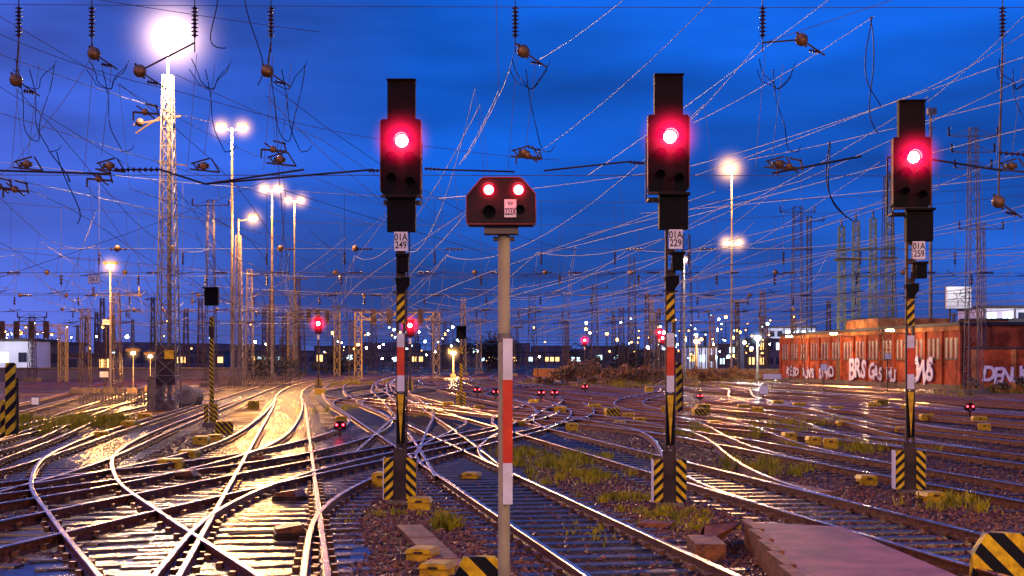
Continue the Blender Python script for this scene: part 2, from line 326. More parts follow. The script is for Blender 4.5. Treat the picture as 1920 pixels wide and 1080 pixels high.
for i,j,d0,L in [(0,1,30,26),(1,0,52,30),(1,2,22,26),(2,1,40,28),(2,3,30,28),(3,2,48,30),(3,4,34,26),(4,3,58,34),(4,5,42,30),(5,4,66,34),(1,3,44,46),(3,6,60,60),(6,5,52,32),(6,7,60,34),(5,7,70,50),(8,6,64,60),(0,3,70,70),(2,5,84,70),(7,4,90,70),(8,9,70,36),(9,10,80,40),(10,8,90,60),(5,2,96,70),(1,4,100,80),(0,2,96,60),(9,5,110,90),(3,0,34,56),(5,1,58,78),(6,2,52,90)]:
    a,c=allf[i],allf[j]
    f=(lambda a,c,d0,L:(lambda d:a(d)+(c(d)-a(d))*smooth((d-d0)/L)))(a,c,d0,L)
    track(f,d0,d0+L,slmax=0)
# ---------------- puddles
PUD=[(-5.0,15.5,.9,1.6),(-6.2,19.5,.7,1.4),(-4.4,20.5,.5,1.3),(-8.4,24.5,.8,2),(-7,30,.7,3),(-4.9,27,.4,2),(-10.6,32,.8,4),(-11,44,.6,4),(-14.5,64,.6,5),(-2.0,17,.25,1.2),(-3.6,16,.5,2.2),(-5.2,23.5,.5,1.6)]
def blob(b,x,d,rx,ry,z,k,n=28):
    i=len(b.v); ph=[random.uniform(0,6.28) for _ in range(4)]
    for j in range(n):
        t=2*math.pi*j/n; r_=1+.18*math.sin(2*t+ph[0])+.14*math.sin(3*t+ph[1])+.09*math.sin(5*t+ph[2])+.05*math.sin(9*t+ph[3])
        b.v.append((x+rx*r_*math.cos(t),d+ry*r_*math.sin(t),z))
    b.f.append(tuple(range(i,i+n))); b.m.append(b.mi(k))
def wstrip(f,d0,d1,z):
    b=MB(); d=d0
    while d<d1:
        a0,a1=f(d),f(d+1); b.quad((a0-.67,d,z),(a0+.67,d,z),(a1+.67,d+1,z),(a1-.67,d+1,z),'water'); d+=1
    b.build('puddle')
wstrip(L1,10,62,.013); wstrip(tlf[0],11,24,.0115); wstrip(tlf[1],13,24,.0105)
for q,(x,d,rx,ry) in enumerate(PUD):
    b=MB(); blob(b,x,d,rx,ry,.0155+.0007*q,'water'); b.build('puddle')
# ---------------- ballast stones
def stones(n,dr,s0,s1,name='ballast_stones'):
    d=np.random.uniform(dr[0]**.5,dr[1]**.5,n)**2; x=np.random.uniform(-1,1,n)*(d*.37)
    keep=np.ones(n,bool)
    for i in range(n):
        if abs(x[i]-L1(d[i]))<.7: keep[i]=False
        elif d[i]<24 and (abs(x[i]-tlf[0](d[i]))<.7 or abs(x[i]-tlf[1](d[i]))<.7): keep[i]=False
        elif abs(x[i]-A(d[i]))<.7 and random.random()<.85: keep[i]=False
        elif abs(x[i]-rt[0](d[i]))<.7 and random.random()<.6: keep[i]=False
        else:
            for (a,c,rx,ry) in PUD:
                if ((x[i]-a)/rx)**2+((d[i]-c)/ry)**2<.9: keep[i]=False; break
    d=d[keep]; x=x[keep]; n=len(d)
    base=np.array([(1,0,0),(-1,0,0),(0,1,0),(0,-1,0),(0,0,1),(0,0,-1)],float)
    v=base[None]*np.random.uniform(.6,1.3,(n,6,1)); v+=np.random.uniform(-.25,.25,(n,6,3))
    s=np.random.uniform(s0,s1,n); v*=s[:,None,None]; v[:,:,2]*=.75
    th=np.random.uniform(0,6.28,n); c,q=np.cos(th),np.sin(th); vx=v[:,:,0]*c[:,None]-v[:,:,1]*q[:,None]; vy=v[:,:,0]*q[:,None]+v[:,:,1]*c[:,None]
    v[:,:,0]=vx+x[:,None]; v[:,:,1]=vy+d[:,None]; v[:,:,2]+=(s*.25)[:,None]
    fb=np.array([(0,2,4),(2,1,4),(1,3,4),(3,0,4),(2,0,5),(1,2,5),(3,1,5),(0,3,5)])
    f=(fb[None]+np.arange(n)[:,None,None]*6).reshape(-1,3)
    me=bpy.data.meshes.new(name); me.from_pydata(v.reshape(-1,3).tolist(),[],f.tolist()); me.materials.append(M['stone']); o=bpy.data.objects.new(name,me); sc.collection.objects.link(o)
stones(70000,(12,50),.022,.045)
# ---------------- grass
def grass(patches,name='grass'):
    V=[];Fc=[]
    for (px,py,rx,ry,n,h) in patches:
        cx,cd=G(px,py)
        cl=[(random.gauss(0,rx*.6),random.gauss(0,ry*.6),random.uniform(.08,.3)) for _ in range(18)]
        for _ in range(n):
            t=random.uniform(0,6.28)
            if random.random()<.75: c=random.choice(cl); q=abs(random.gauss(0,.6)); x=cx+c[0]+rx*c[2]*q*math.cos(t); d=cd+c[1]+ry*c[2]*q*math.sin(t); hk=1.25
            else: q=abs(random.gauss(0,.7)); x=cx+rx*q*math.cos(t); d=cd+ry*q*math.sin(t); hk=.5
            hh=h*hk*random.uniform(.3,1.2); a=random.uniform(0,3.14); w_=.006+.011*random.random(); dx,dy=math.cos(a)*w_,math.sin(a)*w_; lx,ly=random.gauss(0,hh*.4),random.gauss(0,hh*.4)
            i=len(V); V+=[(x-dx,d-dy,0),(x+dx,d+dy,0),(x+dx*.6+lx*.4,d+dy*.6+ly*.4,hh*.6),(x-dx*.6+lx*.4,d-dy*.6+ly*.4,hh*.6),(x+lx,d+ly,hh)]
            Fc+=[(i,i+1,i+2,i+3),(i+3,i+2,i+4)]
    me=bpy.data.meshes.new(name); me.from_pydata(V,[],Fc); me.materials.append(M['grass']); o=bpy.data.objects.new(name,me); sc.collection.objects.link(o)
grass([(1060,868,1.4,2.6,3400,.15),(1090,895,1.0,1.2,1600,.13),(1190,935,.7,.7,900,.1),(835,990,.22,.3,420,.2),(1240,965,.7,.8,700,.09),(1290,985,.5,.6,600,.07),(1430,880,1.1,1.6,900,.2),(960,850,.8,1.4,700,.15),
 (70,805,2.6,4.5,5000,.35),(130,790,2,4,2600,.3),(1400,815,2.2,2.5,1200,.25),(1600,845,1.6,2,900,.22),(1790,950,.6,.8,500,.18),(800,780,1,3,500,.2),(1430,795,3,3,900,.25),(1880,740,8,6,1400,.7),(660,720,3,10,900,.4),(1380,715,14,8,2600,.7),(1200,725,9,8,1800,.6),(640,770,1,4,500,.2),(720,965,.5,.8,200,.08),(1100,1000,.4,1,150,.07)])
# ---------------- main signals
def main_signal(px,py,plate,hx=0,bx=0,rz=0):
    x,d=G(px,py); b=MB()
    for sx_ in (-.075,.035):
        b.box(sx_,sx_+.04,-.05,.05,0,5.0,'steel_dk')
    z=.3
    while z<4.9: b.box(-.036,.036,-.04,.04,z,z+.09,'steel_dk'); z+=.34
    b.box(-.20,.20,-.2,.2,-.02,.07,'concrete'); b.box(-.13,.12,-.1,.1,.07,.42,'steel_dk')
    b.box(-.27,-.12,-.12,-.09,.08,.76,'hz2'); b.box(.09,.25,-.12,-.09,.08,.76,'hz'); b.box(-.285,-.272,-.12,.16,.08,.76,'white'); b.box(.252,.262,-.12,.16,.08,.76,'steel')
    b.box(-.12,.09,-.07,.0,.42,.9,'steel_dk')
    b.box(-.062,.062,-.085,-.07,1.0,1.8,'black'); b.prism([(-.052,1.79),(0,1.0),(.052,1.79)][::-1],-.094,-.0855,'yellow')
    for z0,z1,k in ((1.84,2.1,'white'),(2.1,2.56,'red'),(2.56,2.78,'white')): b.box(-.06,.06,-.09,-.07,z0,z1,k)
    b.box(-.062,.062,-.085,-.068,2.95,3.42,'hz2')
    b.prism([(-.09,3.68),(-.05,3.45),(.05,3.45),(.14,3.58),(.14,3.7)][::1],-.1,.08,'black')
    b.beam((.04,-.02,3.45),(.04,-.02,3.9),.03,'steel_dk',n=8); b.beam((-.12,-.06,3.45),(.12,-.06,3.45),.02,'steel_dk')
    b.box(bx-.05,bx+.13,-.22,-.03,3.78,4.06,'black'); b.box(bx-.07,bx+.15,-.26,-.02,4.03,4.07,'black')
    b.box(bx-.10,bx+.115,-.14,-.125,4.12,4.43,'white')
    b.box(hx+bx-.22,hx+bx+.24,-.12,.1,4.44,4.99,'black'); b.box(hx+bx-.24,hx+bx+.26,-.24,-.1,4.97,5.01,'black')
    c=.05; b.prism([(hx-.32+c,5.03),(hx+.32-c,5.03),(hx+.32,5.03+c),(hx+.32,6.26-.02),(hx+.30,6.27),(hx-.30,6.27),(hx-.32,6.25),(hx-.32,5.03+c)],-.08,.14,'black')
    b.box(hx-.335,hx-.32,-.11,.0,5.1,6.24,'steel_dk'); b.box(hx+.32,hx+.335,-.11,.0,5.1,6.24,'steel_dk')
    b.box(hx-.33,hx+.33,-.12,.02,5.0,5.03,'steel_dk')
    b.box(hx-.22,hx+.235,-.06,.12,6.27,6.9,'black'); b.box(hx-.23,hx+.245,-.16,.12,6.9,6.915,'black')
    def lens(cx,cz,r,lit):
        for j in range(14):
            t0=math.radians(-15+j*15); t1=math.radians(-15+(j+1)*15)
            b.quad((cx+math.cos(t0)*r*1.25,-.081,cz+math.sin(t0)*r*1.25),(cx+math.cos(t1)*r*1.25,-.081,cz+math.sin(t1)*r*1.25),(cx+math.cos(t1)*r*1.2,-.25,cz+math.sin(t1)*r*1.2),(cx+math.cos(t0)*r*1.2,-.25,cz+math.sin(t0)*r*1.2),'black')
        if lit: b.disc((cx,cz),r*1.1,-.086,'redring'); b.sphere((cx,-.11,cz),r*1.0,'redcore',12,8)
        else: b.disc((cx,cz),r,-.086,'lens')
    lens(hx+.02,5.91,.10,True); lens(hx-.14,5.62,.08,False); lens(hx+.16,5.62,.08,False); lens(hx-.14,5.3,.06,False); lens(hx+.16,5.24,.06,False); lens(hx-.14,5.95,.06,False)
    b.tube([(.1,.06,5),(.13,.12,4.2),(.08,.1,3.6),(.09,.06,2),(.08,.06,.2)],.012,'cable')
    for z in np.arange(1.0,4.4,.33): b.beam((-.13,.06,z),(.13,.06,z),.01,'steel')
    b.box(hx-.3,hx+.3,.14,.55,4.93,4.97,'steel_dk')
    for q in (-.3,.3): b.beam((hx+q,.55,4.95),(hx+q,.55,6.0),.018,'steel_dk')
    b.beam((hx-.3,.55,6),(hx+.3,.55,6),.018,'steel_dk')
    o=b.build('main_signal',(x,d,0),rz)
    text(plate,o,(bx+.008,-.143,4.275),.16,sx=.8,off=.002)
    light(o,(hx+.02,-.42,5.91),36,(1,.0,.03),.06,'red_lamp_light')
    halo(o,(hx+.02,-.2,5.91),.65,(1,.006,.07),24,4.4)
    return o
main_signal(752,945,'01A\n249')
main_signal(1256,950,'01A\n229',hx=-.03,bx=.07)
main_signal(1706,925,'01A\n259',hx=.02,bx=.12,rz=-.06)
# ---------------- shunting signal on post (foreground)
d=12.4; x=(945-960)/F*d; s=F/d
def zz(py): return HC-(py-675)/s
b=MB(); b.beam((0,0,0),(0,0,zz(430)),.052,'post',n=20,cap=True); b.beam((0,0,0),(0,0,.06),.15,'steel_dk',n=12,cap=True)
b.beam((0,0,zz(640)),(0,0,zz(625)),.062,'steel',n=20,cap=True)
X=lambda p:(p-945)/s
for a,c,k in ((635,712,'white'),(712,867,'red'),(867,944,'white')): b.box(X(943),X(961),-.085,-.07,zz(c),zz(a),k)
for py in (660,780,925): b.box(-.02,.03,-.07,-.03,zz(py)-.015,zz(py)+.015,'steel')
poly=[(X(876),zz(421)),(X(880),zz(424)),(X(1000),zz(424)),(X(1004),zz(420)),(X(1003),zz(368)),(X(978),zz(340)),(X(972),zz(338)),(X(908),zz(338)),(X(902),zz(341)),(X(876),zz(372))]
b.prism(poly,-.2,.1,'maroon')
M['rim']=mat('signal_box_rim',(.3,.03,.025),(.15,.015,.015),rough=.45)
for j in range(len(poly)):
    p,q=poly[j],poly[(j+1)%len(poly)]; b.beam((p[0],-.205,p[1]),(q[0],-.205,q[1]),.006,'rim')
b.box(X(908),X(972),-.12,.08,zz(440),zz(424.5),'steel'); b.beam((X(925),0,zz(448)),(X(965),0,zz(448)),.02,'steel',n=8); b.beam((X(918),-.1,zz(432)),(X(972),-.1,zz(432)),.015,'steel_dk')
def lens2(px,py,r,lit):
    cx,cz=X(px),zz(py)
    b.disc((cx,cz),r*1.3,-.2035,'black')
    for j in range(12):
        t0=math.radians(j*15); t1=t0+math.radians(15); R1,R2=r*1.25,r*1.2
        b.quad((cx+math.cos(t0)*R1,-.203,cz+math.sin(t0)*R1),(cx+math.cos(t1)*R1,-.203,cz+math.sin(t1)*R1),(cx+math.cos(t1)*R2,-.27,cz+math.sin(t1)*R2),(cx+math.cos(t0)*R2,-.27,cz+math.sin(t0)*R2),'maroon')
    if lit: b.sphere((cx,-.205,cz),r*.9,'redcore2',14,8); b.disc((cx,cz),r*1.05,-.207,'redring')
    else: b.disc((cx,cz),r,-.207,'lens')
M['redcore2']=emis('shunt_lamp_hot',(1,.4,.4),8)
lens2(917,361,.046,True); lens2(972,361,.046,True); lens2(918,402,.044,False); lens2(975,398,.03,False)
b.box(X(946),X(968),-.222,-.206,zz(412),zz(379),'white')
o=b.build('shunting_signal',(x,d,0))
text('W',o,(X(957),-.2235,zz(387)),.05); text('223X',o,(X(957),-.2235,zz(402)),.085,sx=.5,off=.001)
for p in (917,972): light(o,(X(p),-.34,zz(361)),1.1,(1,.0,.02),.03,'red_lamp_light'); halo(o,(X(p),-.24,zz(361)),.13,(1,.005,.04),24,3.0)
# ---------------- hazard striped hoods bottom
def hood(px,py,wd,ht,dp,name='striped_cover_box',rz=0):
    x,d=G(px,py); b=MB(); b.prism([(-wd/2,0),(wd/2,0),(wd/2,ht*.9),(wd/2-.04,ht),(-wd/2+wd*.22,ht),(-wd/2,ht*.55)],0,dp,'hzb'); b.box(-wd/2-.02,wd/2+.02,-.02,dp+.02,-.02,.03,'yellow'); return b.build(name,(x,d,0),rz)
hood(893,1125,.44,.42,.12); hood(1884,1092,.66,.52,.14,rz=-.05)
# ---------------- yellow point machines
def pmach(px,py,w_=.42,h=.2,dp=.5,rz=0,striped=False):
    x,d=G(px,py); b=MB(); k='hz' if striped else 'yellow'
    b.box(-w_/2,w_/2,0,dp,0,h*.65,k); b.prism([(-w_/2-.02,h*.65),(w_/2+.02,h*.65),(w_/2-.02,h),(-w_/2+.02,h)],-.02,dp+.02,k)
    b.box(-w_/2-.1,-w_/2,dp*.3,dp*.5,.03,.08,'steel_dk'); b.box(-.05,.05,-.035,-.02,h*.68,h*.8,'steel_dk')
    b.box(-w_/2-.05,w_/2+.05,-.05,dp+.05,-.02,.012,'concrete'); b.build('point_machine',(x,d,0),rz)
for px,py,w_,h in [(785,958,.34,.2),(785,1055,.3,.16),(812,1085,.3,.16),(1630,912,.32,.2),(1755,944,.34,.18),(1483,828,.36,.26),(1528,837,.36,.26),(1558,842,.36,.28),(1072,808,.4,.26),(1178,786,.5,.24),(1200,794,.45,.22),(1150,782,.5,.22),(1740,790,.5,.28),(1838,796,.5,.3),(1846,808,.4,.24),(240,806,.5,.3),(318,880,.5,.22),(350,860,.4,.2),(712,915,.3,.28),(1050,775,.5,.3),(1115,770,.6,.3),(1000,760,.5,.3),(1395,770,.5,.3),(1420,776,.5,.3),(1500,766,.6,.3),(1570,772,.6,.25),(1640,768,.6,.3),(1218,738,.5,.5),(980,800,.5,.2),(1160,800,.4,.2),(1690,812,.4,.2),(1585,800,.5,.2),(900,770,.5,.25),(840,765,.5,.3),(270,790,.5,.3),(190,825,.4,.25),(640,790,.4,.2),(600,740,.7,.4),(1280,765,.5,.25),(1345,800,.5,.2),(880,900,.3,.14),(375,835,.4,.25),(400,828,.4,.2),(1250,775,.5,.3),(1700,772,.5,.3),(1460,762,.5,.3)]:
    pmach(px,py,w_,h,dp=.32,rz=random.uniform(-.3,.3))
for px,py in [(1315,785),(1150,785),(1655,766),(475,768),(1320,776),(420,815)]: pmach(px,py,.55,.42,.4,.2,True)
# ---------------- dwarf signals
def dwarf(px,py,sz=1.0,name='dwarf_signal'):
    x,d=G(px,py); b=MB(); b.box(-.06*sz,.06*sz,-.05,.05,0,.35*sz,'steel_dk')
    b.prism([(-.25*sz,.33*sz),(.25*sz,.33*sz),(.25*sz,.55*sz),(.14*sz,.72*sz),(-.14*sz,.72*sz),(-.25*sz,.55*sz)],-.1,.12,'black')
    for q in (-.14,.14): b.disc((q*sz,.55*sz),.055*sz,-.103,'redring',10); b.sphere((q*sz,-.12,.55*sz),.04*sz,'redsmall',8,5)
    b.box(-.06*sz,.06*sz,-.106,-.1,.37*sz,.43*sz,'steel')
    o=b.build(name,(x,d,0))
    if d<60: light(o,(0,-.5,.6*sz),6*sz,(1,.01,.05),.1,'red_lamp_light')
for px,py,sz in [(638,820,.7),(895,745,.9),(930,750,.9),(1015,752,.9),(1040,752,.9),(1097,738,.9),(1312,755,.7),(1818,782,.8)]: dwarf(px,py,sz)
def small_signal(px,ptop,pbase,lit=True,striped=False,red_y=None):
    x,d=G(px,pbase); s=F/d; h=(pbase-ptop)/s; b=MB(); hw=.3 if d>80 else .24
    b.box(-.07,.07,-.06,.06,0,h-1.0,'hz' if striped else 'steel_dk'); b.box(-hw,hw,-.12,.12,h-1.25 if lit else h-.62,h,'black'); b.box(-hw-.03,hw+.03,-.3,-.1,h-.03,h+.02,'black')
    b.box(-.09,.09,-.1,-.061,h-1.75,h-1.35,'white' if lit else 'steel_dk')
    b.box(-.3,.3,-.2,.2,0,.15,'concrete'); b.box(-.24,-.1,-.14,-.1,.1,.8,'hz2'); b.box(.1,.24,-.14,-.1,.1,.8,'hz')
    o=b.build('colour_light_signal',(x,d,0))
    if lit:
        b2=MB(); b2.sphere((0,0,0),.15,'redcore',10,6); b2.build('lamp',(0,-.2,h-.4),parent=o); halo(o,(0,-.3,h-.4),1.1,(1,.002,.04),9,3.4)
small_signal(597,598,727); small_signal(769,600,735); small_signal(1096,633,705); small_signal(1242,628,710); small_signal(1236,618,706)
small_signal(397,540,800,False,True); small_signal(865,612,765,False,True)
def spost(px,ptop,pbase,w_,k='hzc'):
    x,d=G(px,pbase); h=(pbase-ptop)*d/F; b=MB(); b.prism([(-w_/2,0),(w_/2,0),(w_/2,h-.04),(w_/2-.04,h),(-w_/2+.04,h),(-w_/2,h-.04)],-.05,.05,k); b.beam((w_/2+.03,.08,0),(w_/2+.03,.08,h*.8),.04,'steel_dk'); b.build('striped_marker_post',(x,d,0))
spost(20,680,822,.3); spost(1273,680,772,.26); spost(6,750,822,.14)
# ---------------- lamps
SO=(1,.44,.11)
def lamp(px,pt,pb,heads,lattice=False,E=9000,col=SO,R=3.,hk=.8,gl='lampy',r=.5,wpole=.14,extra=None,top=0,hc=(1,.5,.16),pw=6.5):
    x,d=G(px,pb); s=F/d; h=HC-(pt-675)/s; b=MB()
    if lattice:
        b.lattice((0,0,0),h*.9,1.0,.42,'steel',.036,int(h/.9),.02); b.beam((0,0,h*.88),(0,0,h+top),.07,'steel',n=8)
        b.beam((.1,-.1,.3),(.05,-.08,h*.9),.10,'steel',n=8)
    else: b.beam((0,0,0),(0,0,h),wpole*1.25,'steel',r2=wpole*.7,n=10)
    for q in heads:
        hx=q/s; b.beam((0,0,h-.2),(hx,0,h),.06,'steel',n=6); b.box(hx-.45,hx+.45,-.2,.25,h+.06+r*.3,h+.25+r*.3,'steel_dk'); b.sphere((hx,-.05,h),r,gl,12,8,.6)
    b.box(-.35,.35,-.35,.35,0,.5,'concrete')
    o=b.build('lattice_light_mast' if lattice else 'street_lamp',(x,d,0))
    hx=sum(heads)/len(heads)/s
    light(o,(hx,-1.8,h-.8),E,col,.5); 
    if R:
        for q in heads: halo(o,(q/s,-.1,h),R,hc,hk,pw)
    if extra:
        for (qx,py) in extra:
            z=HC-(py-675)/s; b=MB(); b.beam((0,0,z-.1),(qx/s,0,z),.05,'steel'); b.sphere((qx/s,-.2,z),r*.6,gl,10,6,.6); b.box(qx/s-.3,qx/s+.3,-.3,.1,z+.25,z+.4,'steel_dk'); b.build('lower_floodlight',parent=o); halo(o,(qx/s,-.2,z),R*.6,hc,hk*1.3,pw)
    return o,d,s,h
o,d,s,h=lamp(315,72,770,[10],True,E=24000,col=(1,.60,.32),R=4.2,hk=5,gl='lampw',r=.66,hc=(1,.62,.6),pw=7)
b=MB()
b.box(-.5,.5,-.45,-.35,1.2,3.0,'steel_dk'); b.box(-.9,-.2,-.3,.3,0,1.6,'concrete'); b.box(-.02,.4,-.6,-.55,2.4,2.8,'yellow')
b.beam((-1.6,0,h-4.0),(.6,0,h-3.6),.06,'steel_dk'); b.sphere((-1.3,0,h-3.9),.2,'steel_dk'); b.beam((-1.5,0,h-4.4),(-.3,0,h-3.6),.05,'steel_dk'); b.beam((-.5,0,h-5.7),(.9,0,h-5.9),.04,'steel_dk')
b.build('mast_fittings',parent=o)
lamp(435,240,722,[-20,20],E=24000,R=2.4,hk=5.5,r=.48); lamp(510,355,716,[-14,12],E=26000,R=2.4,hk=5.5,r=.48); lamp(552,376,706,[-12,12],E=22000,R=2.8,hk=4.5,r=.48)
lamp(447,410,722,[28],True,E=8000,R=2.2,hk=5.5,r=.4); lamp(207,500,740,[0],E=5000,R=1.7,hk=6,r=.26,wpole=.08)
lamp(1372,316,707,[-4],E=60000,R=4.6,hk=4.5,r=.7,extra=[(-10,456),(12,456)]); 
lamp(250,662,742,[0],E=1200,R=.9,hk=6,r=.15,wpole=.04); lamp(282,668,735,[0],E=1200,R=.9,hk=6,r=.15,wpole=.04); lamp(1283,487,712,[0],E=3000,R=1.4,hk=6,r=.35,col=(.9,.95,1),gl='lampw')
lamp(850,662,708,[0],E=6000,R=2.2,hk=4,r=.35); lamp(1420,634,712,[0],E=2500,R=1.8,hk=3,r=.35,col=(.8,.95,1),gl='lampw',hc=(.6,.85,1)); lamp(1306,640,706,[0],E=2500,R=1.6,hk=4,r=.35)
for x,y,E in ((-9,-4,2200),(5,-7,2800),(14,5,4600)):
    b=MB(); b.beam((0,0,0),(0,0,8.5),.1,'steel',r2=.06,n=10); b.beam((0,0,8.4),(0,1.2,8.7),.05,'steel'); b.box(-.2,.2,.8,1.6,8.72,8.85,'steel_dk'); b.box(-.16,.16,.85,1.55,8.68,8.715,'lampy')
    o=b.build('street_lamp',(x,y,0)); light(o,(0,1.2,8.4),E,(1,.54,.22),.3)
for i in range(230):
    px=random.choice([random.uniform(0,1920),random.uniform(1080,1480),random.uniform(600,900),random.uniform(0,130),random.uniform(1290,1460)]); pb=random.uniform(686,700); x,d=G(px,pb); s=F/d; h=random.uniform(2.5,9) if d<350 else random.uniform(3,14)
    if abs(px-900)<30: continue
    b=MB(); b.beam((0,0,0),(0,0,h),.09,'steel_dk',n=6); b.box(-.5,.5,-.25,.25,h+.25,h+.4,'steel_dk'); b.sphere((0,-.1,h),random.choice([.1,.13,.16,.2,.3])*d/260,random.choice(['ltc','ltc','lto','lto','lampw']),8,5); b.build('street_lamp',(x,d,0))
# ---------------- overhead line
wr=lambda d:.0033+.00015*max(d,10)
sup=[-10,27,66,108,152,200,255,320]
def catenary(f,dmin=9,dmax=320,z0=5.55,zs=7.3):
    b=MB(); 
    def zm(d):
        for a,c in zip(sup[:-1],sup[1:]):
            if a<=d<=c: t=(d-a)/(c-a); return zs-1.15*4*t*(1-t)
        return zs
    ds=[dmin+i*3.0 for i in range(int((dmax-dmin)/3))]
    b.tube([(f(d)+.25*math.sin(d*.08),d,z0) for d in ds],wr,'wire'); b.tube([(f(d),d,zm(d)) for d in ds],wr,'wire')
    d=dmin
    while d<150:
        b.beam((f(d)+.25*math.sin(d*.08),d,z0),(f(d),d,zm(d)),wr(d)*.6,'wire',n=3); d+=6.5
    b.build('overhead_contact_wire')
for i,f in enumerate([A,L1,L2,L3]+rt[:9:1]): catenary(f,dmin=27,z0=5.5+.05*(i%3),zs=7.2+.15*(i%4))
for t in (tl[0],tl[3]): catenary(cr_interp(t),27,t[-1][1],5.6,7.6)
catenary(A3,27,220,5.6,7.5); catenary(L4,34,250)
def W(pts,r=None,k='wire',sag=0.0,name=None,b=None):
    V=[Vector(P(*p)) for p in pts]; out_=[]
    for a,c in zip(V[:-1],V[1:]):
        n=14
        for j in range(n):
            t=j/n; q=a.lerp(c,t); q.z-=sag*4*t*(1-t); out_.append(q)
    out_.append(V[-1]); b.tube(out_,r or wr,k)
b=MB()
for p in [((1180,-10,20),(1010,112,26)),((1345,-10,18),(1000,292,27)),((1700,-10,24),(1440,78,27)),((1425,80,27),(1285,235,60)),((-5,28,22),(480,292,60)),((-5,62,24),(330,170,27),(720,262,45),(1050,300,70)),
 ((-5,100,24),(400,230,60)),((1925,60,22),(1730,170,27),(1300,330,55)),((1925,105,22),(1280,315,60),(820,372,110)),((1925,180,24),(1400,300,50)),((1925,25,24),(1740,190,30)),((-5,8,26),(1925,14,26)),((160,-5,24),(600,60,26)),
 ((-5,210,24),(700,420,90)),((330,140,27),(600,260,50),(820,400,90)),((930,-5,26),(935,170,26),(860,310,45)),((965,95,27),(935,180,30),(870,300,60)),((1560,-5,22),(1100,330,60)),((1925,330,27),(1200,400,110)),((1925,240,24),(1000,480,140)),
 ((-5,160,22),(560,500,120)),((-5,330,30),(900,520,160)),((480,290,60),(960,480,160)),((1925,400,45),(1300,520,160)),((500,180,27),(660,330,60),(840,480,140)),((170,110,27),(60,260,27),(-5,330,27)),((1640,30,27),(1300,230,50)),((520,330,60),(0,520,40)),((1925,145,24),(1500,340,60),(1100,440,140))]:
    W(p,b=b,sag=random.uniform(0,.15))
b.build('overhead_anchor_wire')
# sagging feeder wires further into the yard
b=MB()
for _ in range(46):
    d0=random.uniform(60,120); d1=d0+random.uniform(30,110); x0=random.uniform(-.36,.36)*d0; x1=x0+basex(d1)-basex(d0)+random.uniform(-16,16)
    z0=random.uniform(6.5,11.5); z1=random.uniform(6,10); a=Vector((x0,d0,z0)); c=Vector((x1,d1,z1)); sg=random.uniform(.3,1.8)
    b.tube([tuple(a.lerp(c,t/16)-Vector((0,0,sg*4*(t/16)*(1-t/16)))) for t in range(17)],wr,'wire')
b.build('overhead_feeder_wire')
def span(d,x0,x1,zu,zl,name='cross_span_wire',drops=True,sagz=2.0,n=14):
    b=MB(); r=wr(d)
    pts=[]
    for i in range(25):
        t=i/24; pts.append((x0+(x1-x0)*t,d,zu+sagz*(2*t-1)**2))
    b.tube(pts,r,'wire')
    b.tube([(x0,d,zl+.9),(x1,d,zl+.85)],r,'wire'); b.tube([(x0,d,zl-.35),((x0+x1)/2,d,zl-.45),(x1,d,zl-.35)],r,'wire')
    x=x0+random.uniform(1,3)
    while x<x1:
        t=(x-x0)/(x1-x0); zt=zu+sagz*(2*t-1)**2; b.beam((x,d,zt),(x,d,zl-.35),r*.8,'wire',n=3)
        if d<160:
            b.insul((x,d,zl+.75),(x,d,zl+.15),.09 if d<80 else .13,nd=5 if d<80 else 3)
            if random.random()<.6: b.insul((x+.5,d,zl+.87),(x+1.3,d,zl+.87),.08 if d<80 else .12,nd=5)
            b.beam((x-.9,d,zl-.38),(x+.5,d,zl-.2),r*1.8,'steel_dk'); b.beam((x-.4,d,zl-.1),(x,d,zl-.4),r*1.5,'steel_dk')
            if random.random()<.4: b.sphere((x+random.uniform(-1,1),d,zl+.9),.16,'brass',8,6)
        x+=random.uniform(3.4,5)
    b.build(name)
for d in (66,85,108,130,152,178,200,228,255,290,320):
    c=basex(d)+10; span(d,c-34 if d>66 else c-26,c+34,random.uniform(8.6,10.5),random.uniform(5.9,6.7))
D0=27.
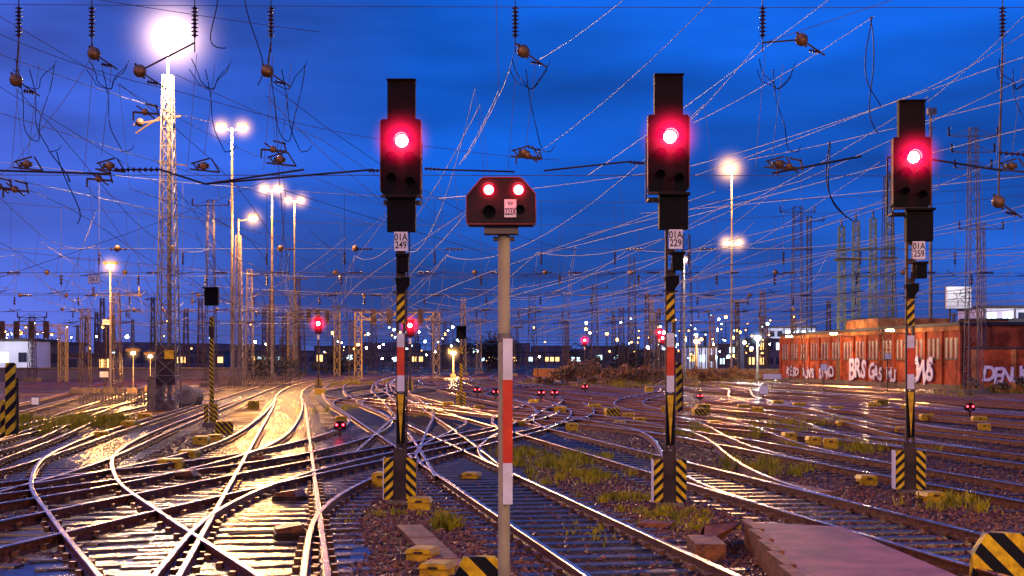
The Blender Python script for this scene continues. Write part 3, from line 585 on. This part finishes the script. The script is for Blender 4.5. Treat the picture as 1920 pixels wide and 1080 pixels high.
def hanger(px,ball,seed):
    rnd=random.Random(seed); b=MB(); C=lambda x,y:P(x,y,D0)
    b.beam(C(px,-90),C(px,14),.012,'cable'); b.insul(C(px,12),C(px,70),.075,nd=8); b.beam(C(px,70),C(px,98),.014,'steel_dk')
    bx,by=ball; b.sphere(C(bx,by),.125,'brass',14,10); b.beam(C(bx-9,by-14),C(bx+9,by+14),.03,'steel_dk'); b.beam(C(px,80),C(bx,by),.02,'steel_dk')
    b.insul(C(bx+14,by+20),C(bx+34,by+24),.05,nd=4); b.beam(C(bx,by),C(bx+44,by+30),.02,'steel_dk')
    def loop(p,q,dp,r=.009):
        a=Vector(C(*p)); c=Vector(C(*q)); pts=[]
        for i in range(25):
            t=i/24; v=a.lerp(c,t); v.z-=dp*4*t*(1-t); v.y+=.15*math.sin(i*.6); pts.append(v)
        b.tube(pts,r,'cable',5)
    loop((px-6,110),(px+62,120),1.5 if seed%2 else .5); loop((px+20,130),(px+75,270),.7); loop((px-10,130),(px+66,110),.45,.008)
    b.beam(C(px+4,100),C(px-14,320),.006,'wire',n=3); b.beam(C(px+38,120),C(px+18,290),.006,'wire',n=3)
    cx=px+20+rnd.uniform(-8,14); cy=290+rnd.uniform(-6,22)
    b.beam(C(cx-26,cy+6),C(cx+30,cy+12),.022,'steel_dk'); b.beam(C(cx-24,cy-4),C(cx+10,cy-14),.02,'steel_dk'); b.beam(C(cx-20,cy-6),C(cx-10,cy+10),.02,'steel_dk'); b.sphere(C(cx,cy),.08,'brass',8,6); b.beam(C(cx+14,cy-14),C(cx+30,cy+12),.018,'steel_dk')
    b.box(C(cx,cy)[0]-.12,C(cx,cy)[0]+.1,D0-.03,D0+.03,C(cx,cy)[2]-.05,C(cx,cy)[2]+.04,'steel_dk')
    b.build('catenary_suspension')
hanger(35,(30,150),1); hanger(172,(176,100),2); hanger(508,(501,133),3); hanger(966,(981,96),4); hanger(1430,(1503,74),6); hanger(1880,(1872,378),8); hanger(365,(262,133),8)
b=MB(); C=lambda x,y:P(x,y,D0)
b.tube([C(-60,318),C(205,326)],.022,'steel_dk',6); b.insul(C(214,318),C(300,318),.055,nd=8); b.tube([C(300,318),C(385,345),C(570,318)],.02,'steel_dk',5); b.tube([C(385,345),C(700,318)],.02,'steel_dk',5); b.insul(C(690,320),C(712,320),.05,nd=3)
b.insul(C(796,316),C(826,318),.05,nd=4); b.tube([C(826,318),C(965,322)],.018,'steel_dk',5)
b.tube([C(1020,320),C(1180,303)],.018,'steel_dk',5); b.insul(C(1180,304),C(1215,307),.06,nd=5); b.tube([C(1448,325),C(1615,293)],.022,'steel_dk',5); b.tube([C(1740,298),C(1880,320)],.022,'steel_dk',5); b.insul(C(1872,286),C(1925,290),.05,nd=5)
b.tube([C(-60,328),C(1990,330)],.007,'wire',4); b.tube([C(-60,-60),C(960,-40),C(1990,-60)],.012,'wire',4)
for cx,cy in ((185,335),(1480,312),(-2,350),(28,355),(990,292),(272,210),(512,280)):
    b.beam(C(cx-22,cy),C(cx+26,cy+4),.026,'steel_dk'); b.beam(C(cx-16,cy-12),C(cx+18,cy+12),.02,'steel_dk'); b.sphere(C(cx,cy),.07,'brass',8,6); b.beam(C(cx,cy-16),C(cx+24,cy-10),.02,'steel_dk'); b.beam(C(cx-22,cy),C(cx-22,cy+16),.02,'steel_dk'); b.beam(C(cx+20,cy-14),C(cx+26,cy+8),.02,'steel_dk')
for x0,y0,x1,y1 in ((1622,30,1650,250),(1548,265,1590,415),(1555,265,1575,410),(1630,30,1640,200),(470,0,490,160),(118,285,150,420),(100,285,140,330),(398,0,415,90)):
    pts=[]; a=Vector(C(x0,y0)); c=Vector(C(x1,y1)); 
    for i in range(13):
        t=i/12; v=a.lerp(c,t); v.x+=.12*math.sin(t*5+x0); v.z-=.3*math.sin(t*3.14); pts.append(v)
    b.tube(pts,.011,'cable',5)
b.build('registration_arm_assembly')
# ---------------- overhead masts
def mast(px,pt,pb,w0=1.1,w1=.5,k='steel_dk',arms=0,r=.05,insul=False):
    x,d=G(px,pb); s=F/d; h=HC-(pt-675)/s; rr=r*.75*max(1,d/130); b=MB(); b.lattice((0,0,0),h,w0,w1,k,rr,max(5,int(h/1.5)),rr*.5)
    for j in range(arms):
        z=h*(.97-.06*j); L=1.6-.2*j; b.beam((-L,0,z),(L,0,z),rr*1.2,k); b.beam((-L,0,z),(0,0,z+.5),rr*.7,k); b.beam((L,0,z),(0,0,z+.5),rr*.7,k)
        if insul:
            for q in (-L,L): b.insul((q,0,z),(q,0,z+.6),.14,nd=4)
    b.box(-.8,.8,-.8,.8,-.1,.4,'concrete'); return b.build('overhead_line_mast',(x,d,0))
for a in [(395,375,725,1.0,.5,'steel_dk',1),(1825,240,742,1.0,.45,'steel',3),(1665,330,728,1.4,.6,'steel_dk',0),(1495,388,722,1.2,.7,'steel_dk',1),(1517,405,716,.6,.4,'steel_dk',1),(1185,482,712,1.1,.6,'steel_dk',0),(1115,535,710,1.0,.5,'steel_dk',1),(1287,440,716,1.5,.7,'steel_dk',0),(1165,575,712,.8,.5,'steel_dk',0),
 (160,580,738,.7,.5,'steel_dk',0),(218,548,738,.7,.4,'steel_dk',1),(468,505,715,.9,.5,'steel',0),(550,545,706,1.2,.8,'steel',0),(60,592,715,.8,.5,'steel_dk',2),(660,600,712,.8,.5,'steel_dk',0),(818,590,716,.8,.6,'steel',0),(998,555,718,1.2,.5,'steel_dk',0),(960,610,705,1.,.5,'steel_dk',0),(1060,600,706,1.,.5,'steel_dk',0),(1430,545,706,1.2,.5,'steel_dk',0),(1840,420,735,.6,.4,'steel',1),(1335,590,706,1.,.5,'steel_dk',0),(700,590,700,1.3,.8,'steel_dk',1),(565,580,704,1.3,.6,'steel_dk',0)]:
    mast(*a,insul=True)
for i in range(64):
    px=random.uniform(0,1920); pb=random.uniform(688,706); x,d=G(px,pb)
    if 640<px<740: continue
    mast(px,pb-random.uniform(9,15)*F/d,pb,.9,.5,random.choice(['steel_dk','steel_dk','steel']),random.choice([0,1]),.06)
b=MB(); x,d=G(1745,722); s=F/d; b.beam((0,0,0),(0,0,HC+(675-210)/s),.2,'steel',r2=.12,n=10); b.box(-.3,.5,-.3,.3,HC+(675-215)/s,HC+(675-203)/s,'steel'); b.beam((-.2,0,HC+(675-240)/s),(.4,0,HC+(675-240)/s),.08,'steel'); b.build('tubular_mast',(x,d,0))
def gantry(px0,px1,py,pb,k='yellowlitsteel'):
    x0,d=G(px0,pb); x1,_=G(px1,pb); s=F/d; z=HC+(675-py)/s; b=MB(); n=max(4,int((x1-x0)/1.1)); hh=.9; r=.07
    for y in (-.5,.5):
        for q in (z,z+hh): b.beam((x0,y,q),(x1,y,q),r,k)
        for i in range(n):
            a=x0+(x1-x0)*i/n; c=x0+(x1-x0)*(i+1)/n; b.beam((a,y,z if i%2 else z+hh),(c,y,z+hh if i%2 else z),r*.7,k)
    for a in (x0,x1): b.lattice((a,0,0),z+hh,.8,.8,k,.05,6,.03)
    for i in range(1,5): 
        a=x0+(x1-x0)*i/5; b.box(a-.3,a+.3,-.8,-.55,z-.6,z+1.3,'steel_dk')
    b.build('signal_gantry',(0,d,0))
M['yellowlitsteel']=mat('gantry_yellow_lit_steel',(.6,.42,.1),(.36,.25,.07),rough=.55)  # yellow lamplight on the gantries is put into this base colour
gantry(545,632,597,706); gantry(672,818,600,712); gantry(-20,118,625,716)
b=MB(); x0,d=G(1575,722); s=F/d
for px,top in ((1578,425),(1605,415),(1637,410),(1668,335)):
    x,_=G(px,722); h=HC+(675-top)/s; b.lattice((x,0,0),h,.7,.5,'greensteel',.06,11,.035)
    b.insul((x,0,h),(x,0,h+.7),.18,nd=4)
M['greensteel']=mat('green_painted_steel',(.18,.26,.13),(.1,.14,.08),rough=.5)
xa,xb=G(1565,722)[0],G(1680,722)[0]
for py in (470,488,520,560,600): z=HC+(675-py)/s; b.beam((xa,-.3,z),(xb,-.3,z+.25),.09,'greensteel'); b.beam((xa,.4,z),(xb,.4,z+.25),.09,'greensteel')
z=HC+(675-488)/s; b.box(xa,xb,-.6,.6,z+.1,z+.16,'steel_dk')
for i in range(12): x=xa+(xb-xa)*i/11; b.beam((x,-.6,z+.1),(x,-.6,z+1.1),.03,'greensteel')
b.beam((xa,-.6,z+1.1),(xb,-.6,z+1.1),.04,'greensteel'); b.build('switching_structure',(0,d,0))
# ---------------- brick warehouse with graffiti
p0=G(1465,716); p1=G(1802,735); L=math.hypot(p1[0]-p0[0],p1[1]-p0[1]); ang=math.atan2(p1[1]-p0[1],p1[0]-p0[0])
b=MB(); Hh=4.9
b.box(0,L,0,9,0,Hh,'brick'); b.box(-.15,L+.15,-.2,9.2,Hh+.003,Hh+.25,'roof'); b.box(-.02,L+.02,-.08,-.003,0,.5,'concrete'); b.box(-.02,L+.02,-.12,-.003,Hh-.35,Hh-.02,'brick2')
n=14
M['pane']=mat('dirty_window',(.2,.06,.04),(.1,.03,.03),rough=.3)
for i in range(n+1): xx=L*i/n; b.box(xx-.2,xx+.2,-.16,-.003,.5,Hh-.35,'brick')
for i in range(n):
    for j in range(3):
        xx=L*(i+.24+.26*j)/n; b.box(xx-.3,xx+.3,-.05,-.003,2.5,4.0,'pane'); b.box(xx-.38,xx+.38,-.1,-.003,2.35,2.48,'concrete'); b.box(xx-.02,xx+.02,-.07,-.05,2.5,4.0,'white')
b.box(L*.42,L*.6,.5,7,Hh+.25,Hh+1.1,'brick2')
wh=b.build('brick_warehouse',(p0[0],p0[1],0),ang)
def graf(par,y,items):
    for q,(s_,x_,z_,sz,sh,sx_) in enumerate(items):
        xo=x_-sx_*sz*.28*(len(s_)-1)
        for j,ch in enumerate(s_):
            tl_=random.uniform(-.22,.22); zj=z_+random.uniform(-.15,.15); sj=sz*random.uniform(.85,1.15); xx=xo+j*sx_*sz*.56; yy=y-.004*j-.001*q
            text(ch,par,(xx,yy+.01,zj),sj,'grafp',off=.045*sz,sx=sx_,shear=sh,name='graffiti_outline',tilt=tl_); text(ch,par,(xx,yy-.03,zj),sj,'graf',off=.03*sz,sx=sx_,shear=sh,name='graffiti',tilt=tl_)
graf(wh,-.19,[('KESO',L*.10,1.1,1.3,.2,1.5),('RUVS',L*.22,1.0,1.3,-.2,1.5),('SPRO',L*.34,1.1,1.5,-.2,1.4),('BRS',L*.53,1.5,2.4,.1,1.2),('GAS',L*.63,1.2,1.7,.15,1.2),('MU',L*.71,1.0,1.4,-.1,1.2),('OWS',L*.85,1.5,2.6,.1,1.15)])
for sx_,z_ in ((L*.2,5.6),(L*.5,5.6),(L*.8,5.6)):
    b=MB(); b.beam((0,0,0),(0,-1.6,.3),.05,'steel'); b.box(-.25,.25,-1.9,-1.4,.25,.4,'lampy'); o=b.build('added_facade_light',(sx_,-.25,4.4),parent=wh); light(o,(0,-3.6,.6),900,(1,.6,.28),.2)  # made-up fixtures, added to brighten the warehouse front
b=MB(); p2=G(1803,728); b.box(0,3.6,0,5,0,5.6,'brick2'); b.box(-.1,3.7,-.1,5.1,5.603,5.8,'roof')
for xx in (.9,2.5): b.box(xx-.4,xx+.4,-.05,-.003,2.4,4.2,'pane'); b.box(xx-.45,xx+.45,-.09,-.003,4.22,4.4,'brick')
b.box(-.02,3.62,-.1,-.003,4.9,5.1,'brick'); b.build('brick_tower_building',(p2[0],p2[1],0),-.25)
p3=G(1822,737); b=MB(); b.box(0,14,0,.4,0,3.1,'brick'); b.box(-.05,14.05,-.08,.48,3.103,3.25,'roof')
for i in range(6): b.box(i*2.7,i*2.7+.35,-.1,-.003,0,3.1,'brick2')
gw=b.build('graffiti_wall',(p3[0],p3[1],0),-.5); graf(gw,-.13,[('DENUR',2.4,1.3,1.4,.15,.8),('ZAKE',6.2,1.3,1.5,-.1,.9)])
b=MB(); x,d=G(1000,708)
b.box(0,70,0,.4,0,1.1,'slabedge'); b.box(0,70,-.06,.46,1.103,1.25,'concrete'); b.build('retaining_wall',(x,d,0),-.35)
# ---------------- far buildings
def building(px0,px1,pt,d,k='bld',lit=.3,wk='win',fl=3.0,name='office_building'):
    s=F/d; x0=(px0-960)/s; x1=(px1-960)/s; h=HC+(675-pt)/s; b=MB(); w_=x1-x0; b.box(0,w_,0,14,0,h,k); b.box(-.2,w_+.2,-.2,14.2,h+.003,h+.5,'roof')
    nf=max(1,int(h/fl)); nc=max(2,int(w_/2.2))
    for c in range(0,nc+1,2): b.box(w_*c/nc-.12,w_*c/nc+.12,-.15,-.003,0,h-.05,'roof')
    for f_ in range(nf):
        for c in range(nc):
            q=random.choice([wk,wk,'win','winw']) if random.random()<lit else 'pane2'; xx=w_*(c+.5)/nc; z=h*(f_+.35)/nf; b.box(xx-.75,xx+.75,-.06,-.003,z,z+min(1.7,h/nf*.5),q); b.box(xx-.05,xx+.05,-.09,-.061,z,z+min(1.7,h/nf*.5),'roof')
    o=b.build(name,(x0,d,0))
    if k=='bldw': light(o,(w_/2,-9,h+1),3000,(.75,.85,1),.4)  # added light without a fixture, brightens the white cladding
M['pane2']=mat('dark_glass',(.03,.035,.06),rough=.15)
for a in [(-10,60,640,250,'bldw',.75,'win'),(62,118,646,260,'bld',.8,'win'),(120,210,668,230,'bld',.5,'winw'),(590,665,652,380,'bld',.7,'win'),(820,900,650,420,'bld',.2,'winw'),(1100,1180,652,420,'bld',.4,'win'),(1180,1270,660,360,'bld',.3,'winw'),(1290,1345,652,380,'bldw',.8,'win'),(1345,1400,648,420,'bld',.6,'win'),(1400,1470,638,350,'bld',.8,'win'),(1440,1530,615,420,'bldw',.6,'win'),(1560,1700,622,330,'bldw',.4,'win'),(1845,1990,578,240,'bldw',.35,'win'),(1880,1990,604,190,'bldw',.3,'winw'),(1700,1850,628,300,'bldw',.3,'win'),(700,830,660,500,'bld',.5,'winw'),(210,420,662,420,'bld',.5,'winw'),(420,600,660,500,'bld',.5,'win'),(900,1110,662,600,'bld',.5,'win')]: building(*a)
b=MB(); xx=-420
while xx<420:
    w_=random.uniform(12,40); h=random.uniform(4,12); b.box(xx,xx+w_-1,random.uniform(0,30),60,0,h,'bld'); xx+=w_
b.build('background_skyline',(0,720,0))
b=MB(); x,d=G(-20,712); b.box(0,32,0,1,0,1.3,'bld'); b.box(0,32,-.1,1.1,1.303,1.45,'concrete'); b.build('retaining_wall',(x,d,0),.05)
b=MB(); x,d=G(148,757)
for i in range(26): b.box(i*.17,i*.17+.09,-.02,.02,0,.6,'concrete')
b.box(0,4.4,.022,.05,.15,.22,'concrete'); b.box(0,4.4,.022,.05,.42,.49,'concrete'); b.build('picket_fence',(x,d,0),.1)
b=MB(); x,d=G(410,728)
for i in range(30): b.box(i*.2,i*.2+.1,-.03,.03,0,1.,'concrete')
b.box(0,6,.032,.06,.2,.3,'concrete'); b.box(0,6,.032,.06,.75,.83,'concrete'); b.build('picket_fence',(x,d,0),.2)
b=MB(); x,d=G(348,765); b.beam((0,-.0,.55),(0,1.6,.55),.55,'concrete',n=18,cap=True); b.beam((0,-.05,.55),(0,0,.55),.35,'steel',r2=.55,n=18,cap=True); b.box(-.4,.4,.3,.5,0,.3,'steel_dk'); b.box(-.4,.4,1.1,1.3,0,.3,'steel_dk'); b.build('storage_tank',(x,d,0))
def sign(px,py,w_,h_,txt,d,post=True,ts=.3,k='white'):
    x,y,z=P(px,py,d); b=MB(); b.box(-w_/2,w_/2,-.03,0,z-h_/2,z+h_/2,k); b.box(-w_/2-.015,w_/2+.015,.001,.03,z-h_/2-.015,z+h_/2+.015,'steel_dk')
    if post: b.beam((0,.06,0),(0,.06,z+h_/2),.04,'steel_dk',n=8)
    else: b.beam((-.2,.0,z+h_/2),(-.2,0,z+h_/2+.9),.012,'wire'); b.beam((.2,.0,z+h_/2),(.2,0,z+h_/2+.9),.012,'wire')
    o=b.build('track_number_sign',(x,y,0)); 
    if txt: text(txt,o,(0,-.033,z),ts)
sign(176,524,.5,.34,'261',62,False,.26); sign(199,604,.5,.36,'243',100,True,.26); sign(1545,688,.45,.4,'',100); sign(1665,668,.4,.35,'',95); sign(1432,731,.5,.5,'',85); sign(1448,706,1.4,.4,'',110); sign(195,702,.6,.4,'',100); sign(66,752,.35,.35,'',72)
b=MB(); x,y,z=P(1797,558,150); b.box(-1.3,1.3,-.2,.2,z-1.15,z+1.15,'white'); b.box(-1.36,1.36,.201,.3,z-1.2,z+1.2,'steel_dk'); b.beam((-.9,0,0),(-.9,0,z-1.15),.12,'steel_dk'); b.beam((.9,0,0),(.9,0,z-1.15),.12,'steel_dk')
for a in range(6): t=a*math.pi/3+.3; b.beam((.2*math.cos(t),-.23,z+.2*math.sin(t)),(.8*math.cos(t),-.23,z+.8*math.sin(t)),.06,'steel')
o=b.build('billboard',(x,y,0)); light(o,(0,-3,z+1),300,(.9,.95,1),.3)
# ---------------- concrete slab bottom right
b=MB()
top=[(2.45,11),(4.35,11),(4.05,17.5),(2.95,18.05)]; zt=.30
i=len(b.v); b.v+=[(x,y,zt) for x,y in top]+[(x,y,0) for x,y in top]
for f_,k in (((0,1,2,3),'slab'),((4,5,1,0),'slabedge'),((5,6,2,1),'slabedge'),((6,7,3,2),'slabedge'),((7,4,0,3),'slabedge')): b.f.append(tuple(i+j for j in f_)); b.m.append(b.mi(k))
b.quad((2.95,18.07,.3),(2.42,17.85,.29),(2.2,17.5,.0),(2.6,18.35,0),'slabedge'); b.quad((2.94,18.05,.295),(2.5,17.3,.22),(2.3,17.2,0),(2.42,17.85,.28),'slabedge')
b.box(2.15,2.5,16.6,17.5,0,.2,'slabedge')
q=11.0
while q<17.2:
    xl=2.45+(q-11)*.5/7.05; b.box(xl+.02,xl+.14,q,q+.97,.301,.335+random.uniform(0,.006),'slabedge'); q+=1.0
b.build('concrete_platform_ramp')
def trough(px0,py0,px1,py1,w_,k='slabedge'):
    a=G(px0,py0); c=G(px1,py1); L=math.hypot(c[0]-a[0],c[1]-a[1]); n=int(L/.5); b=MB()
    for i in range(n): b.box(i*.5+.01,i*.5+.49,-w_/2,w_/2,0,.06+random.uniform(0,.012),k)
    b.build('cable_trough',(a[0],a[1],0),math.atan2(c[1]-a[1],c[0]-a[0]))
trough(845,1070,760,985,.35); trough(1200,985,1330,990,.4); trough(1360,895,1560,930,.35)
for px,py in ((545,1010),(545,940),(350,900),(490,870)):
    x,d=G(px,py); b=MB(); b.box(-.22,.22,-.25,.25,0,.1,'sl_dark'); b.prism([(-.2,.1),(.2,.1),(.12,.2),(-.2,.15)],-.2,.2,'rail_side'); b.beam((-.8,0,.08),(.9,.1,.08),.025,'steel_dk'); b.build('point_rodding_cover',(x,d,0),random.uniform(-.3,.3))
# ---------------- bushes and trees
def bush(px,py,rx,ry,rz_,n,k='leaf',name='bush',trunk=False,sz=.16):
    x,d=G(px,py); b=MB(); kk=b.mi(k)
    cl=[(random.gauss(0,rx*.45),random.gauss(0,ry*.45),rz_*random.uniform(.25,.95),random.uniform(.3,.6)) for _ in range(11)]
    for _ in range(n):
        c=random.choice(cl); q=[random.gauss(0,1) for _ in range(3)]; l=math.sqrt(sum(t*t for t in q)); rr=c[3]*rz_*random.random()**.4*.8
        p=Vector((c[0]+q[0]/l*rr*1.2,c[1]+q[1]/l*rr*1.2,max(.05,c[2]+q[2]/l*rr*.8))); u=Vector([random.gauss(0,1) for _ in range(3)]).normalized(); v=u.orthogonal().normalized()
        i=len(b.v); s_=sz*random.uniform(.5,1.3); b.v+=[tuple(p-u*s_),tuple(p+v*s_*.5),tuple(p+u*s_),tuple(p-v*s_*.5)]; b.f.append((i,i+1,i+2,i+3)); b.m.append(kk)
    for c in cl: b.beam((c[0]*.2,c[1]*.2,0),(c[0],c[1],c[2]),.07 if trunk else .03,'bark',r2=.015,n=5)
    if trunk: b.beam((0,0,0),(0,0,rz_*.7),.25,'bark',r2=.1,n=8)
    b.build(name,(x,d,0))
for a in [(1060,722,4,2,1.6,1200),(1100,718,4,2,2.2,1500),(1140,722,4,2,1.8,1200),(1180,720,4,2,1.7,1200),(1215,722,3,2,1.5,900),(1320,718,4,2,1.4,900),(1390,716,5,2,1.2,900),(490,712,3,2,3.6,1500,'leafd'),(520,715,3,2,2.6,900,'leafd'),(1900,740,3,1.5,1.,900)]: bush(*a)
bush(915,696,7,4,7.5,2600,'leafd','tree',True,.4); bush(1165,700,6,4,5,1600,'leafd','tree',True,.35); bush(640,703,6,4,4,1200,'leafd','bush',False,.3)
print('objects',len(bpy.data.objects))
